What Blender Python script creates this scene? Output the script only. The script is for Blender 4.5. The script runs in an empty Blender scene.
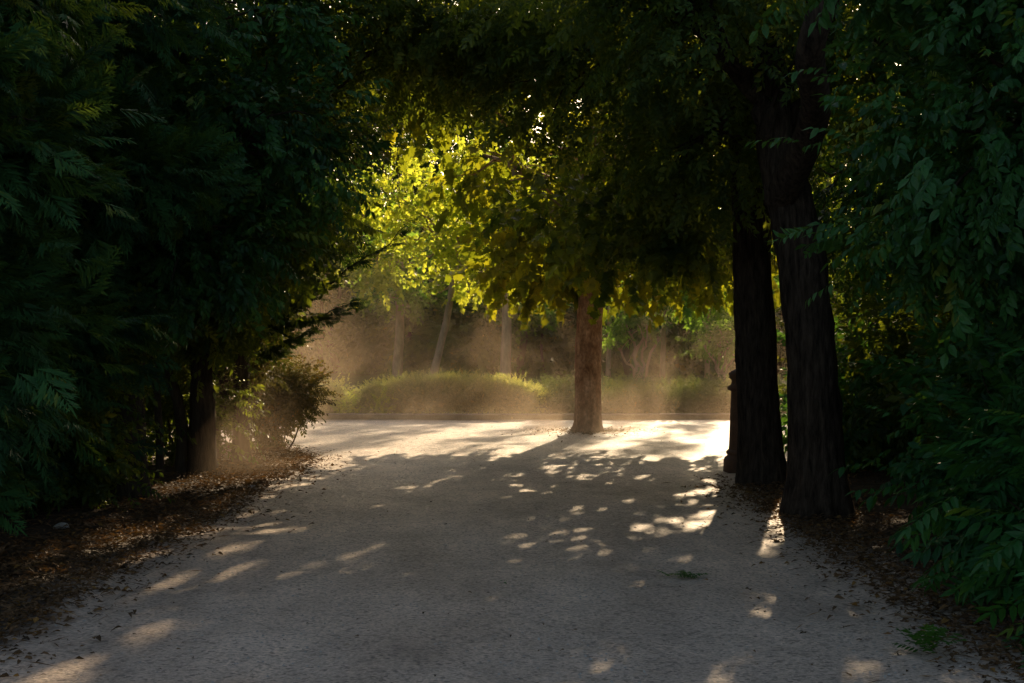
import bpy, math
import numpy as np
from mathutils import Vector

rng = np.random.default_rng(7)
sc = bpy.context.scene
col = sc.collection
R = math.radians
PI = math.pi
F_PX = 1422.2
CAM_H = 1.6


def at(px, py, d):
    """world point that the photo shows at pixel (px, py), d metres ahead"""
    return np.array([(px - 512) / F_PX * d, d, CAM_H + (341.5 - py) / F_PX * d])


def norm(a):
    return a / np.maximum(np.linalg.norm(a, axis=-1, keepdims=True), 1e-9)


# ------------------------------------------------------------------ materials
def new_mat(name):
    m = bpy.data.materials.new(name)
    m.use_nodes = True
    m.node_tree.nodes.clear()
    return m, m.node_tree.nodes, m.node_tree.links


def leaf_mat(name, dark, light, trans, amt=0.45, rough=0.45, spec=0.4):
    m, N, L = new_mat(name)
    out = N.new('ShaderNodeOutputMaterial')
    at_ = N.new('ShaderNodeAttribute'); at_.attribute_name = 'tint'
    ramp = N.new('ShaderNodeValToRGB')
    ramp.color_ramp.elements[0].color = (*dark, 1)
    ramp.color_ramp.elements[1].color = (min(.3, light[0] * 3 + .03), min(.3, light[1] * 1.25 + .02), light[2] * .8, 1)
    e = ramp.color_ramp.elements.new(.80); e.color = (*light, 1)
    e = ramp.color_ramp.elements.new(.96); e.color = (light[0] * 1.15, light[1] * 1.1, light[2], 1)
    L.new(at_.outputs['Fac'], ramp.inputs[0])
    p = N.new('ShaderNodeBsdfPrincipled')
    p.inputs['Roughness'].default_value = rough
    p.inputs['Specular IOR Level'].default_value = spec
    L.new(ramp.outputs[0], p.inputs['Base Color'])
    t = N.new('ShaderNodeBsdfTranslucent')
    tm = N.new('ShaderNodeMix'); tm.data_type = 'RGBA'
    tm.inputs[6].default_value = (trans[0] * .45, trans[1] * .6, trans[2] * .6, 1)
    tm.inputs[7].default_value = (*trans, 1)
    L.new(at_.outputs['Fac'], tm.inputs[0])
    L.new(tm.outputs[2], t.inputs['Color'])
    mx = N.new('ShaderNodeMixShader'); mx.inputs[0].default_value = amt
    L.new(p.outputs[0], mx.inputs[1]); L.new(t.outputs[0], mx.inputs[2])
    L.new(mx.outputs[0], out.inputs['Surface'])
    return m


def surf_mat(name, c1, c2, scale=8.0, stretch=(1, 1, 1), rough=0.9, bump=0.4, bscale=None, spec=0.2, c3=None, speck=0.0, dist=0.01):
    m, N, L = new_mat(name)
    out = N.new('ShaderNodeOutputMaterial')
    p = N.new('ShaderNodeBsdfPrincipled')
    p.inputs['Roughness'].default_value = rough
    p.inputs['Specular IOR Level'].default_value = spec
    tc = N.new('ShaderNodeTexCoord')
    mp = N.new('ShaderNodeMapping'); mp.inputs['Scale'].default_value = stretch
    L.new(tc.outputs['Object'], mp.inputs['Vector'])
    n1 = N.new('ShaderNodeTexNoise'); n1.inputs['Scale'].default_value = scale
    n1.inputs['Detail'].default_value = 8; n1.inputs['Roughness'].default_value = 0.65
    L.new(mp.outputs[0], n1.inputs['Vector'])
    r = N.new('ShaderNodeValToRGB')
    r.color_ramp.elements[0].position = 0.32; r.color_ramp.elements[0].color = (*c1, 1)
    r.color_ramp.elements[1].position = 0.68; r.color_ramp.elements[1].color = (*c2, 1)
    if c3:
        e = r.color_ramp.elements.new(0.5); e.color = (*c3, 1)
    L.new(n1.outputs['Fac'], r.inputs[0])
    colr = r.outputs[0]
    n2 = N.new('ShaderNodeTexNoise'); n2.inputs['Scale'].default_value = bscale or scale * 6
    n2.inputs['Detail'].default_value = 6; n2.inputs['Roughness'].default_value = 0.7
    L.new(mp.outputs[0], n2.inputs['Vector'])
    if speck > 0:
        sp = N.new('ShaderNodeMapRange'); sp.inputs[1].default_value = .35; sp.inputs[2].default_value = .65
        sp.inputs[3].default_value = 1 - speck; sp.inputs[4].default_value = 1 + speck * .6
        L.new(n2.outputs['Fac'], sp.inputs[0])
        mu = N.new('ShaderNodeMix'); mu.data_type = 'RGBA'; mu.blend_type = 'MULTIPLY'; mu.inputs[0].default_value = 1
        L.new(colr, mu.inputs[6]); L.new(sp.outputs[0], mu.inputs[7])
        colr = mu.outputs[2]
    L.new(colr, p.inputs['Base Color'])
    b = N.new('ShaderNodeBump'); b.inputs['Strength'].default_value = bump; b.inputs['Distance'].default_value = dist
    L.new(n2.outputs['Fac'], b.inputs['Height'])
    L.new(b.outputs[0], p.inputs['Normal'])
    L.new(p.outputs[0], out.inputs['Surface'])
    return m


M = {}
M['glossy_leaf'] = leaf_mat('glossy_leaf', (.010, .050, .014), (.045, .155, .034), (.22, .34, .03), .24, .42, .28)
M['dark_leaf'] = leaf_mat('dark_leaf', (.010, .033, .010), (.040, .095, .024), (.52, .56, .035), .34, .5, .22)
M['conifer_leaf'] = leaf_mat('conifer_leaf', (.007, .036, .014), (.034, .115, .032), (.20, .28, .02), .24, .6, .2)
M['plane_leaf'] = leaf_mat('plane_leaf', (.018, .034, .006), (.045, .07, .012), (.84, .77, .03), .37, .5, .25)
M['bright_leaf'] = leaf_mat('bright_leaf', (.030, .060, .008), (.075, .12, .018), (.92, .93, .07), .64, .5, .25)
M['fresh_leaf'] = leaf_mat('fresh_leaf', (.035, .085, .015), (.065, .15, .025), (.44, .66, .06), .55, .5, .3)
M['wood_leaf'] = leaf_mat('wood_leaf', (.024, .054, .015), (.075, .125, .030), (.34, .44, .05), .36, .5, .2)
M['hedge_leaf'] = leaf_mat('hedge_leaf', (.030, .042, .010), (.09, .10, .028), (.88, .80, .16), .5, .5, .3)
M['cover_leaf'] = leaf_mat('cover_leaf', (.030, .055, .012), (.070, .10, .026), (.26, .30, .05), .35, .55, .25)
M['shrub_leaf'] = leaf_mat('shrub_leaf', (.010, .058, .016), (.042, .165, .036), (.20, .42, .04), .3, .45, .3)
M['rim_leaf'] = leaf_mat('rim_leaf', (.018, .022, .006), (.045, .045, .011), (.30, .24, .03), .36, .5, .3)
M['grass'] = leaf_mat('grass', (.030, .055, .010), (.07, .095, .02), (.16, .22, .03), .3, .6, .2)
M['dry_leaf'] = leaf_mat('dry_leaf', (.035, .022, .012), (.20, .115, .055), (.25, .12, .03), .2, .7, .2)
M['green_sprig'] = leaf_mat('green_sprig', (.030, .09, .010), (.065, .17, .02), (.10, .22, .02), .3, .5, .3)
M['bark_dark'] = surf_mat('bark_dark', (.014, .010, .007), (.105, .075, .052), 5, (5, 5, .9), .95, 1.0, 12, .1, dist=.03)
M['bark_stem'] = surf_mat('bark_stem', (.030, .022, .015), (.10, .075, .05), 7, (4, 4, .7), .95, .8, 20, .1, dist=.02)
M['bark_plane'] = surf_mat('bark_plane', (.25, .135, .08), (.62, .43, .31), 4.2, (1.6, 1.6, .9), .9, .6, 16, .15, c3=(.43, .26, .165), speck=.45, dist=.02)
M['bark_pale'] = surf_mat('bark_pale', (.24, .155, .10), (.50, .35, .23), 5, (1.5, 1.5, .5), .9, .5, 20, .15)
M['path'] = surf_mat('path', (.58, .44, .33), (.78, .605, .465), 1.1, (1, 1, 1), .62, .9, 48, .5, speck=.42, dist=.014)
def edge_blend(m, soil):
    N, L = m.node_tree.nodes, m.node_tree.links
    p = next(n for n in N if n.type == 'BSDF_PRINCIPLED')
    src = p.inputs['Base Color'].links[0].from_socket
    a = N.new('ShaderNodeAttribute'); a.attribute_name = 'tint'
    nz = N.new('ShaderNodeTexNoise'); nz.inputs['Scale'].default_value = 3.5; nz.inputs['Detail'].default_value = 7; nz.inputs['Roughness'].default_value = .7
    tc = N.new('ShaderNodeTexCoord'); L.new(tc.outputs['Object'], nz.inputs['Vector'])
    ad = N.new('ShaderNodeMath'); ad.operation = 'ADD'
    L.new(a.outputs['Fac'], ad.inputs[0]); L.new(nz.outputs['Fac'], ad.inputs[1])
    mr = N.new('ShaderNodeMapRange'); mr.interpolation_type = 'SMOOTHSTEP'
    mr.inputs[1].default_value = .62; mr.inputs[2].default_value = 1.12
    L.new(ad.outputs[0], mr.inputs[0])
    mx = N.new('ShaderNodeMix'); mx.data_type = 'RGBA'; mx.inputs[6].default_value = (*soil, 1)
    L.new(mr.outputs[0], mx.inputs[0]); L.new(src, mx.inputs[7]); L.new(mx.outputs[2], p.inputs['Base Color'])


edge_blend(M['path'], (.10, .07, .047))


def path_detail(m):
    N, L = m.node_tree.nodes, m.node_tree.links
    p = next(n for n in N if n.type == 'BSDF_PRINCIPLED')
    tc = N.new('ShaderNodeTexCoord')
    mp = N.new('ShaderNodeMapping'); mp.inputs['Scale'].default_value = (1.0, .35, 1)
    L.new(tc.outputs['Object'], mp.inputs['Vector'])
    a = N.new('ShaderNodeTexNoise'); a.inputs['Scale'].default_value = .9; a.inputs['Detail'].default_value = 9; a.inputs['Roughness'].default_value = .72
    L.new(mp.outputs[0], a.inputs['Vector'])
    r = N.new('ShaderNodeMapRange'); r.inputs[1].default_value = .35; r.inputs[2].default_value = .66; r.inputs[3].default_value = .62; r.inputs[4].default_value = 1.18
    L.new(a.outputs['Fac'], r.inputs[0])
    src = p.inputs['Base Color'].links[0].from_socket
    mu = N.new('ShaderNodeMix'); mu.data_type = 'RGBA'; mu.blend_type = 'MULTIPLY'; mu.inputs[0].default_value = 1
    L.new(src, mu.inputs[6]); L.new(r.outputs[0], mu.inputs[7])
    v = N.new('ShaderNodeTexVoronoi'); v.inputs['Scale'].default_value = 52
    L.new(tc.outputs['Object'], v.inputs['Vector'])
    v2 = N.new('ShaderNodeSeparateColor'); L.new(v.outputs['Color'], v2.inputs[0])
    r2 = N.new('ShaderNodeMapRange'); r2.inputs[1].default_value = .0; r2.inputs[2].default_value = .30; r2.inputs[3].default_value = .42; r2.inputs[4].default_value = 1.0
    L.new(v2.outputs[0], r2.inputs[0])
    m2 = N.new('ShaderNodeMix'); m2.data_type = 'RGBA'; m2.blend_type = 'MULTIPLY'; m2.inputs[0].default_value = 1
    L.new(mu.outputs[2], m2.inputs[6]); L.new(r2.outputs[0], m2.inputs[7])
    L.new(m2.outputs[2], p.inputs['Base Color'])
    b0 = p.inputs['Normal'].links[0].from_node
    n3 = N.new('ShaderNodeTexNoise'); n3.inputs['Scale'].default_value = 9; n3.inputs['Detail'].default_value = 5
    L.new(tc.outputs['Object'], n3.inputs['Vector'])
    b = N.new('ShaderNodeBump'); b.inputs['Strength'].default_value = .6; b.inputs['Distance'].default_value = .05
    L.new(n3.outputs['Fac'], b.inputs['Height']); L.new(b0.outputs[0], b.inputs['Normal'])
    L.new(b.outputs[0], p.inputs['Normal'])


path_detail(M['path'])
M['soil'] = surf_mat('soil', (.040, .028, .019), (.13, .092, .062), 3, (1, 1, 1), .95, .8, 26, .1, speck=.4, dist=.03)
M['lawn'] = surf_mat('lawn', (.035, .052, .014), (.075, .092, .026), 1.5, (1, 1, 1), .95, .6, 30, .1, speck=.4, dist=.03)
M['stone_kerb'] = surf_mat('stone_kerb', (.22, .18, .14), (.34, .29, .23), 4, (1, 1, 1), .9, .4, 40, .2, speck=.2)
M['iron'] = surf_mat('iron', (.085, .040, .020), (.17, .085, .045), 6, (1, 1, 1), .65, .3, 40, .4, speck=.15)
M['stone'] = surf_mat('stone', (.30, .27, .24), (.48, .45, .40), 12, (1, 1, 1), .9, .5, 60, .2, dist=.005)
M['twig'] = surf_mat('twig', (.11, .075, .045), (.24, .17, .11), 20, (1, 1, 1), .9, .4, 60, .1, dist=.003)


# ------------------------------------------------------------------ mesh helpers
def mesh_tris(name, V, F, mat, parent=None, tint=None, smooth=False):
    me = bpy.data.meshes.new(name)
    V = np.ascontiguousarray(V, dtype=np.float32); F = np.ascontiguousarray(F, dtype=np.int32)
    k = F.shape[1]
    me.vertices.add(len(V)); me.vertices.foreach_set('co', V.ravel())
    me.loops.add(F.size); me.loops.foreach_set('vertex_index', F.ravel())
    me.polygons.add(len(F))
    me.polygons.foreach_set('loop_start', np.arange(0, F.size, k, dtype=np.int32))
    me.polygons.foreach_set('use_smooth', np.full(len(F), smooth, dtype=bool))
    if tint is not None:
        a = me.attributes.new('tint', 'FLOAT', 'POINT')
        a.data.foreach_set('value', np.ascontiguousarray(tint, dtype=np.float32))
    me.update(calc_edges=True)
    me.materials.append(mat)
    o = bpy.data.objects.new(name, me)
    col.objects.link(o)
    if parent is not None:
        o.parent = parent
    return o


class MB:
    """collects quad patches into one mesh"""
    def __init__(s): s.V = []; s.F = []; s.n = 0

    def add(s, V, F):
        s.V.append(np.asarray(V, float)); s.F.append(np.asarray(F, int) + s.n); s.n += len(V)

    def tube(s, P, rad, sides=8, ridge=0.0, seed=0, lobes=7, cap=True):
        P = np.asarray(P, float); rad = np.asarray(rad, float); n = len(P)
        T = norm(np.gradient(P, axis=0))
        ref = np.array([1.0, 0, 0]) if abs(T[:, 0]).mean() < .8 else np.array([0, 1.0, 0])
        A = norm(np.cross(T, ref)); B = np.cross(T, A)
        th = np.linspace(0, 2 * PI, sides, endpoint=False)
        g = np.random.default_rng(seed)
        rr = np.ones((n, sides))
        if ridge:
            ph = g.uniform(0, 6.28, 6)
            zz = np.linspace(0, 1, n)[:, None]
            for q in range(6):
                rr += ridge / 3 * np.sin((q * 3 + 2) * th[None] + ph[q] + (3 + q) * 1.3 * np.sin(zz * (4 + 3 * q) + ph[q]))
            rr += g.normal(0, ridge * .35, (n, sides))
        V = P[:, None] + (rad[:, None] * rr)[..., None] * (np.cos(th)[None, :, None] * A[:, None] + np.sin(th)[None, :, None] * B[:, None])
        V = V.reshape(-1, 3)
        i = np.arange(n - 1)[:, None] * sides; j = np.arange(sides)[None]; j2 = (j + 1) % sides
        F = np.stack([i + j, i + j2, i + sides + j2, i + sides + j], -1).reshape(-1, 4)
        if cap:
            V = np.vstack([V, P[-1] + T[-1] * rad[-1] * .5])
            e = len(V) - 1; b = (n - 1) * sides; jj = np.arange(sides)
            F = np.vstack([F, np.stack([b + jj, b + (jj + 1) % sides, np.full(sides, e), np.full(sides, e)], -1)])
        s.add(V, F)

    def box(s, c, h, bev=0.0):
        c = np.asarray(c, float); h = np.asarray(h, float)
        V = np.array([[x, y, z] for z in (-1, 1) for x, y in ((-1, -1), (1, -1), (1, 1), (-1, 1))], float)
        if bev:
            V = V * h
            top = V[4:].copy(); top[:, :2] -= np.sign(top[:, :2]) * bev
            V[4:, 2] -= bev
            V = np.vstack([V, top]) + c
            F = [[0, 1, 5, 4], [1, 2, 6, 5], [2, 3, 7, 6], [3, 0, 4, 7], [4, 5, 9, 8], [5, 6, 10, 9], [6, 7, 11, 10], [7, 4, 8, 11], [8, 9, 10, 11]]
        else:
            V = V * h + c
            F = [[0, 1, 5, 4], [1, 2, 6, 5], [2, 3, 7, 6], [3, 0, 4, 7], [4, 5, 6, 7]]
        s.add(V, F)

    def build(s, name, mat, parent=None, smooth=True):
        V = np.vstack(s.V); F = np.vstack(s.F)
        me = bpy.data.meshes.new(name)
        fl = []
        for f in F.tolist():
            g = []
            for v in f:
                if v not in g: g.append(v)
            fl.append(g)
        me.from_pydata(V.tolist(), [], fl)
        me.polygons.foreach_set('use_smooth', np.full(len(me.polygons), smooth, dtype=bool))
        me.update(); me.materials.append(mat)
        o = bpy.data.objects.new(name, me); col.objects.link(o)
        if parent is not None: o.parent = parent
        return o


def tag(o, label=None, cat=None, group=None, kind=None):
    if label: o['label'] = label
    if cat: o['category'] = cat
    if group: o['group'] = group
    if kind: o['kind'] = kind
    return o


def root(name, loc, label, cat, group=None):
    o = bpy.data.objects.new(name, None)
    o.empty_display_size = .2
    col.objects.link(o)
    tag(o, label, cat, group)
    o['base'] = [float(v) for v in loc]
    return o


# ------------------------------------------------------------------ leaf templates (V, F, tint offset)
def rot(ax, a):
    from mathutils import Matrix
    return np.array(Matrix.Rotation(a, 3, ax))


def t_ovate(w=.24, fold=.06, droop=.12):
    V = np.array([[0, 0, 0], [.28, w * .85, fold], [.6, w * .8, fold * .6 - droop * .4], [1, 0, -droop], [.6, -w * .8, fold * .6 - droop * .4], [.28, -w * .85, fold], [.5, 0, -.02]])
    F = np.array([[0, 6, 1], [1, 6, 2], [6, 3, 2], [0, 5, 6], [5, 4, 6], [6, 4, 3]])
    return V, F, np.zeros(len(V))


def t_diamond(w=.25, fold=.05):
    V = np.array([[0, 0, 0], [.45, w, fold], [1, 0, -.06], [.45, -w, fold]])
    return V, np.array([[0, 2, 1], [0, 3, 2]]), np.zeros(4)


def t_plane():
    pts = [(0, 0), (-.05, .28), (.16, .30), (.22, .52), (.40, .30), (.58, .34), (.62, .16), (1, 0)]
    L = pts + [(x, -y) for x, y in pts[:0:-1] if y > 0]
    V = np.array([[.3, 0, -.03]] + [[x, y, .05 * abs(y) * 2 - .12 * x * x] for x, y in L])
    n = len(L)
    F = np.array([[0, 1 + i, 1 + (i + 1) % n] for i in range(n)])
    return V, F, np.zeros(len(V))


def compose(parts):
    Vs, Fs, Ts, n = [], [], [], 0
    for (V, F, t), Rm, off, s, dt in parts:
        Vs.append((V * s) @ Rm.T + off); Fs.append(F + n); Ts.append(t + dt); n += len(V)
    return np.vstack(Vs), np.vstack(Fs), np.concatenate(Ts)


def t_stem(a, b, r):
    a = np.array(a, float); b = np.array(b, float)
    d = norm(b - a); s = np.cross(d, [0, 0, 1.0]); s = norm(s) * r
    V = np.array([a + s, a - s, b - s * .5, b + s * .5])
    return V, np.array([[0, 1, 2], [0, 2, 3]]), np.full(4, -.3)


I3 = np.eye(3)


def sprig(leaf, n, ls, seed, spread=1.0, droop=.25, stem=True):
    """twig of unit length with n leaves along it"""
    g = np.random.default_rng(seed)
    parts = []
    for i in range(n):
        f = .15 + .85 * i / max(n - 1, 1)
        side = 1 if i % 2 else -1
        yaw = side * g.uniform(.5, 1.1) * spread * (1 - .75 * (i == n - 1))
        Rm = rot('Z', yaw) @ rot('Y', g.uniform(-.2, .6) + droop) @ rot('X', g.uniform(-.6, .6))
        parts.append((leaf, Rm, np.array([f, 0, -.08 * f * f + g.uniform(-.03, .03)]), ls * g.uniform(.75, 1.15), g.uniform(-.2, .2)))
    if stem:
        parts.append((t_stem([0, 0, 0], [1, 0, -.08], .008), I3, np.zeros(3), 1, 0))
    return compose(parts)


def frond(seed, pairs=9, drop=.13):
    """flat feathery conifer spray of unit length"""
    g = np.random.default_rng(seed)
    d = t_diamond(.10, .0)
    parts = []
    for i in range(pairs):
        f = .05 + .9 * i / pairs
        L = .5 * (1 - f * .75) * g.uniform(.8, 1.15)
        for s in (1, -1):
            yaw = s * g.uniform(.55, .85)
            Rm = rot('Z', yaw) @ rot('Y', g.uniform(.0, .45))
            o = np.array([f, 0, -drop * f * f])
            parts.append((d, Rm, o, L, g.uniform(-.15, .25)))
            parts.append((d, rot('Z', yaw + s * .55) @ rot('Y', g.uniform(.1, .6)), o + Rm @ np.array([L * .45, 0, 0]), L * .5, g.uniform(-.1, .3)))
            parts.append((d, rot('Z', yaw - s * .5) @ rot('Y', g.uniform(.1, .6)), o + Rm @ np.array([L * .35, 0, 0]), L * .5, g.uniform(-.1, .3)))
    parts.append((t_diamond(.06, 0), rot('Y', .35), np.array([.7, 0, -drop * .5]), .4, .2))
    return compose(parts)


def compound(seed, pairs=6):
    """pinnate leaf of unit length"""
    g = np.random.default_rng(seed)
    lf = t_ovate(.17, .04, .1)
    parts = [(t_stem([0, 0, 0], [.9, 0, -.12], .007), I3, np.zeros(3), 1, 0)]
    for i in range(pairs):
        f = .2 + .68 * i / (pairs - 1)
        for s in (1, -1):
            Rm = rot('Z', s * g.uniform(.85, 1.15)) @ rot('Y', g.uniform(.1, .4)) @ rot('X', g.uniform(-.25, .25))
            parts.append((lf, Rm, np.array([f, 0, -.15 * f * f]), .34 * (1 - .35 * abs(f - .5)), g.uniform(-.12, .12)))
    parts.append((lf, rot('Y', .3), np.array([.88, 0, -.13]), .32, .1))
    return compose(parts)


OV = t_ovate(); DI = t_diamond(); PL = t_plane()
T_GLOSSY = [sprig(t_ovate(.26, .07, .14), 9, .36, s, 1, .3) for s in (1, 2, 3)]
T_SMALL = [sprig(t_diamond(.27, .07), 11, .26, s, 1.1, .2) for s in (4, 5, 6)]
T_PLANE = [sprig(PL, 6, .46, s, 1.3, .35) for s in (7, 8, 9)]
T_BRIGHT = [sprig(PL, 7, .36, s, 1.3, .3) for s in (17, 18, 19)]
T_FAR = [sprig(t_diamond(.32, .05), 9, .40, s, 1.3, .2, False) for s in (10, 11, 12)]
T_FROND = [frond(s) for s in (13, 14, 15)]
T_COMP = [compound(s) for s in (21, 22, 23)]


def scatter(name, Ts, P, D, U, S, tint, mat, parent=None):
    """place the templates at P with axis D, up U and size S: one mesh"""
    P = np.asarray(P, float); n = len(P)
    D = norm(D); B = norm(np.cross(U, D)); U = np.cross(D, B)
    which = rng.integers(0, len(Ts), n)
    VV, FF, TT, base = [], [], [], 0
    for k, (V, F, t) in enumerate(Ts):
        ix = np.where(which == k)[0]
        if not len(ix): continue
        W = (P[ix, None] + S[ix, None, None] * (V[None, :, 0, None] * D[ix, None] + V[None, :, 1, None] * B[ix, None] + V[None, :, 2, None] * U[ix, None]))
        VV.append(W.reshape(-1, 3))
        FF.append((F[None] + (np.arange(len(ix)) * len(V))[:, None, None]).reshape(-1, 3) + base)
        TT.append((tint[ix, None] + t[None]).ravel())
        base += len(ix) * len(V)
    return mesh_tris(name, np.vstack(VV), np.vstack(FF), mat, parent, np.clip(np.concatenate(TT), 0, 1))


def blob_points(blobs, shell=2.2, zmin=None):
    """clump centres in a list of ellipsoids (cx, cy, cz, rx, ry, rz, n)"""
    C, O = [], []
    for cx, cy, cz, rx, ry, rz, n in blobs:
        d = norm(rng.normal(size=(n, 3)))
        r = rng.uniform(0, 1, n) ** (1 / shell) * rng.uniform(.82, 1.08, n)
        C.append(np.array([cx, cy, cz]) + d * r[:, None] * np.array([rx, ry, rz])); O.append(d)
    C = np.vstack(C); O = np.vstack(O)
    if zmin is not None:
        k = C[:, 2] > zmin; C, O = C[k], O[k]
    return C, O


def foliage(name, blobs, Ts, per, cr, size, mat, parent, flat=.55, droop=.25, tint=(.4, .22), shell=2.2, out=.8, up=1.0, zmin=None):
    C, O = blob_points(blobs, shell, zmin)
    n = len(C)
    P = np.repeat(C, per, 0) + rng.normal(size=(n * per, 3)) * np.array([cr, cr, cr * flat]) * np.repeat(rng.uniform(.6, 1.25, n), per)[:, None]
    D = np.repeat(O, per, 0) * out + norm(P - np.repeat(C, per, 0)) * .6 + rng.normal(size=(n * per, 3)) * .45
    D[:, 2] -= droop
    U = np.array([0, 0, up]) + rng.normal(size=(n * per, 3)) * .45
    S = size * rng.uniform(.65, 1.25, n * per)
    t = np.repeat(rng.normal(tint[0], tint[1], n), per) + rng.normal(0, .12, n * per)
    if zmin is not None:
        k = P[:, 2] > zmin
        P, D, U, S, t = P[k], D[k], U[k], S[k], t[k]
    return scatter(name, Ts, P, D, U, S, t, mat, parent), C


def curve(a, b, sag=.0, wob=.15, n=9, seed=0):
    g = np.random.default_rng(seed)
    a = np.asarray(a, float); b = np.asarray(b, float)
    t = np.linspace(0, 1, n)[:, None]
    L = np.linalg.norm(b - a)
    P = a * (1 - t) + b * t
    P[:, 2] += sag * L * (4 * t * (1 - t))[:, 0]
    w = g.normal(size=(n, 3)) * wob * L * .12
    w[0] = 0; w[-1] = 0
    w[1:-1] = (w[1:-1] + np.roll(w, 1, 0)[1:-1]) * .6
    return P + w


def resample(P, k):
    P = np.asarray(P, float)
    s = np.r_[0, np.cumsum(np.linalg.norm(np.diff(P, axis=0), axis=1))]
    q = np.linspace(0, s[-1], k)
    # smooth Catmull-like: interpolate linearly then box filter
    out = np.stack([np.interp(q, s, P[:, i]) for i in range(3)], -1)
    for _ in range(3):
        out[1:-1] = .25 * out[:-2] + .5 * out[1:-1] + .25 * out[2:]
    return out


def limbs(parent, start, blobs, C, mat, r0=.1, twig=.012, every=3, seed=0, name='limb'):
    """one limb per blob from start, with twigs to its clumps"""
    g = np.random.default_rng(seed)
    i0 = 0
    for q, b in enumerate(blobs):
        n = b[6]
        mine = C[i0:i0 + n] if i0 + n <= len(C) else C[i0:]
        i0 += n
        st = start[q] if isinstance(start, list) else start
        P = curve(st, b[:3], .08, .5, 12, seed * 31 + q)
        mb = MB()
        mb.tube(P, np.linspace(r0, r0 * .3, 12), 7, .06, q)
        for c in mine[::every]:
            j = int(np.clip(np.argmin(np.linalg.norm(P - c, axis=1)) - g.integers(0, 4), 1, 10))
            mb.tube(curve(P[j], c, .06, .5, 6, int(g.integers(1e6))), np.linspace(twig * 2.2, twig * .6, 6), 4, 0, cap=False)
        mb.build(name, mat, parent)


def trunk_mesh(pts, rads, k=28, sides=28, ridge=.07, seed=1, flare=.35, flare_h=.5):
    P = resample(pts, k)
    s = np.linspace(0, 1, len(rads))
    r = np.interp(np.linspace(0, 1, k), s, rads)
    h = P[:, 2] - P[0, 2]
    r = r * (1 + flare * np.exp(-h / flare_h * 1.6))
    mb = MB(); mb.tube(P, r, sides, ridge, seed)
    return mb


# ------------------------------------------------------------------ the setting: ground, path, kerb, lawn
def lawn_z(x, y):
    t = np.clip((y - 29.3) / 14.0, 0, 1)
    return .06 + .20 * t * t * (3 - 2 * t)


def sheet(name, xs, ys, zf, mat):
    X, Y = np.meshgrid(xs, ys)
    V = np.stack([X, Y, zf(X, Y)], -1).reshape(-1, 3)
    nx, ny = len(xs), len(ys)
    i = (np.arange(ny - 1)[:, None] * nx + np.arange(nx - 1)[None])
    F = np.stack([i, i + 1, i + nx + 1, i + nx], -1).reshape(-1, 4)
    o = mesh_tris(name, V, F, mat, smooth=True)
    return tag(o, kind='structure')


def wave(X, Y, a=.012):
    return a * (np.sin(X * 1.7 + .6 * np.sin(Y * .9)) * np.cos(Y * 1.3 + X * .4) + .5 * np.sin(X * 4.1 + Y * 2.3) * np.sin(Y * 3.7 - X))


gx = np.unique(np.r_[np.linspace(-400, -16, 12), np.linspace(-16, 16, 65), np.linspace(16, 400, 12)])
gy = np.unique(np.r_[np.linspace(-60, -8, 8), np.linspace(-8, 29, 75), np.linspace(29, 29.2, 2)])
sheet('ground', gx, gy, lambda X, Y: wave(X, Y) - .06 + .10 * np.clip((np.abs(X) - 2.6) / .9, 0, 1) * np.clip((20.5 - Y) / 2, 0, 1), M['soil'])
ly = np.unique(np.r_[np.linspace(29.2, 46, 50), np.linspace(46, 120, 15), np.array([250, 500, 900])])
sheet('lawn', gx, ly, lambda X, Y: lawn_z(X, Y) + wave(X, Y, .02), M['lawn'])


# path: a lane that opens into the wide clearing, ragged edge
def build_path():
    rows = []
    ys = np.r_[np.linspace(-9, 18, 109), np.linspace(18.15, 28.78, 72)]
    g = np.random.default_rng(3)
    for y in ys:
        l = -3.1 + .12 * math.sin(y * 1.1) + .07 * math.sin(y * 3.3)
        r = 2.85 + .12 * math.sin(y * 1.3 + 1) + .07 * math.sin(y * 2.9)
        r += .25 * max(0, 1 - abs(y - 8) / 6)
        if y > 18:
            t = min(1, (y - 18) / 3.0)
            l -= 13 * t * t * (3 - 2 * t)
        if y > 15.8:
            t = min(1, (y - 15.8) / 5.0)
            r += 14 * t * t * (3 - 2 * t)
        xs = np.linspace(l, r, 60)
        rows.append(np.stack([xs, np.full(60, y), np.zeros(60)], -1))
    V = np.array(rows)
    nz = g.normal(size=(len(ys), 60))
    for _ in range(2):
        nz = (nz + np.roll(nz, 1, 0) + np.roll(nz, -1, 0) + np.roll(nz, 1, 1) + np.roll(nz, -1, 1)) / 2.2
    rut = sum(-.010 * np.exp(-((V[..., 0] - c - .12 * np.sin(V[..., 1] * .35)) / .2) ** 2) for c in (-1.15, .35)) * (V[..., 1] < 22)
    V[..., 2] = wave(V[..., 0], V[..., 1]) + .014 + .0028 * nz + rut
    ny, nx = V.shape[:2]
    i = (np.arange(ny - 1)[:, None] * nx + np.arange(nx - 1)[None])
    F = np.stack([i, i + 1, i + nx + 1, i + nx], -1).reshape(-1, 4)
    d = np.minimum(V[..., 0] - V[:, :1, 0], V[:, -1:, 0] - V[..., 0])
    tag(mesh_tris('path', V.reshape(-1, 3), F, M['path'], smooth=True, tint=np.clip(d / .9, 0, 1).ravel()), kind='structure')


build_path()
kb = MB()
x = -17.0
while x < 18:
    kb.box((x + .5, 28.92 + rng.uniform(-.004, .004), .045), (.4985, .13, .085 + rng.uniform(-.003, .003)), .014)
    x += 1.0
tag(kb.build('kerb', M['stone_kerb'], smooth=False), kind='structure')


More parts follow.
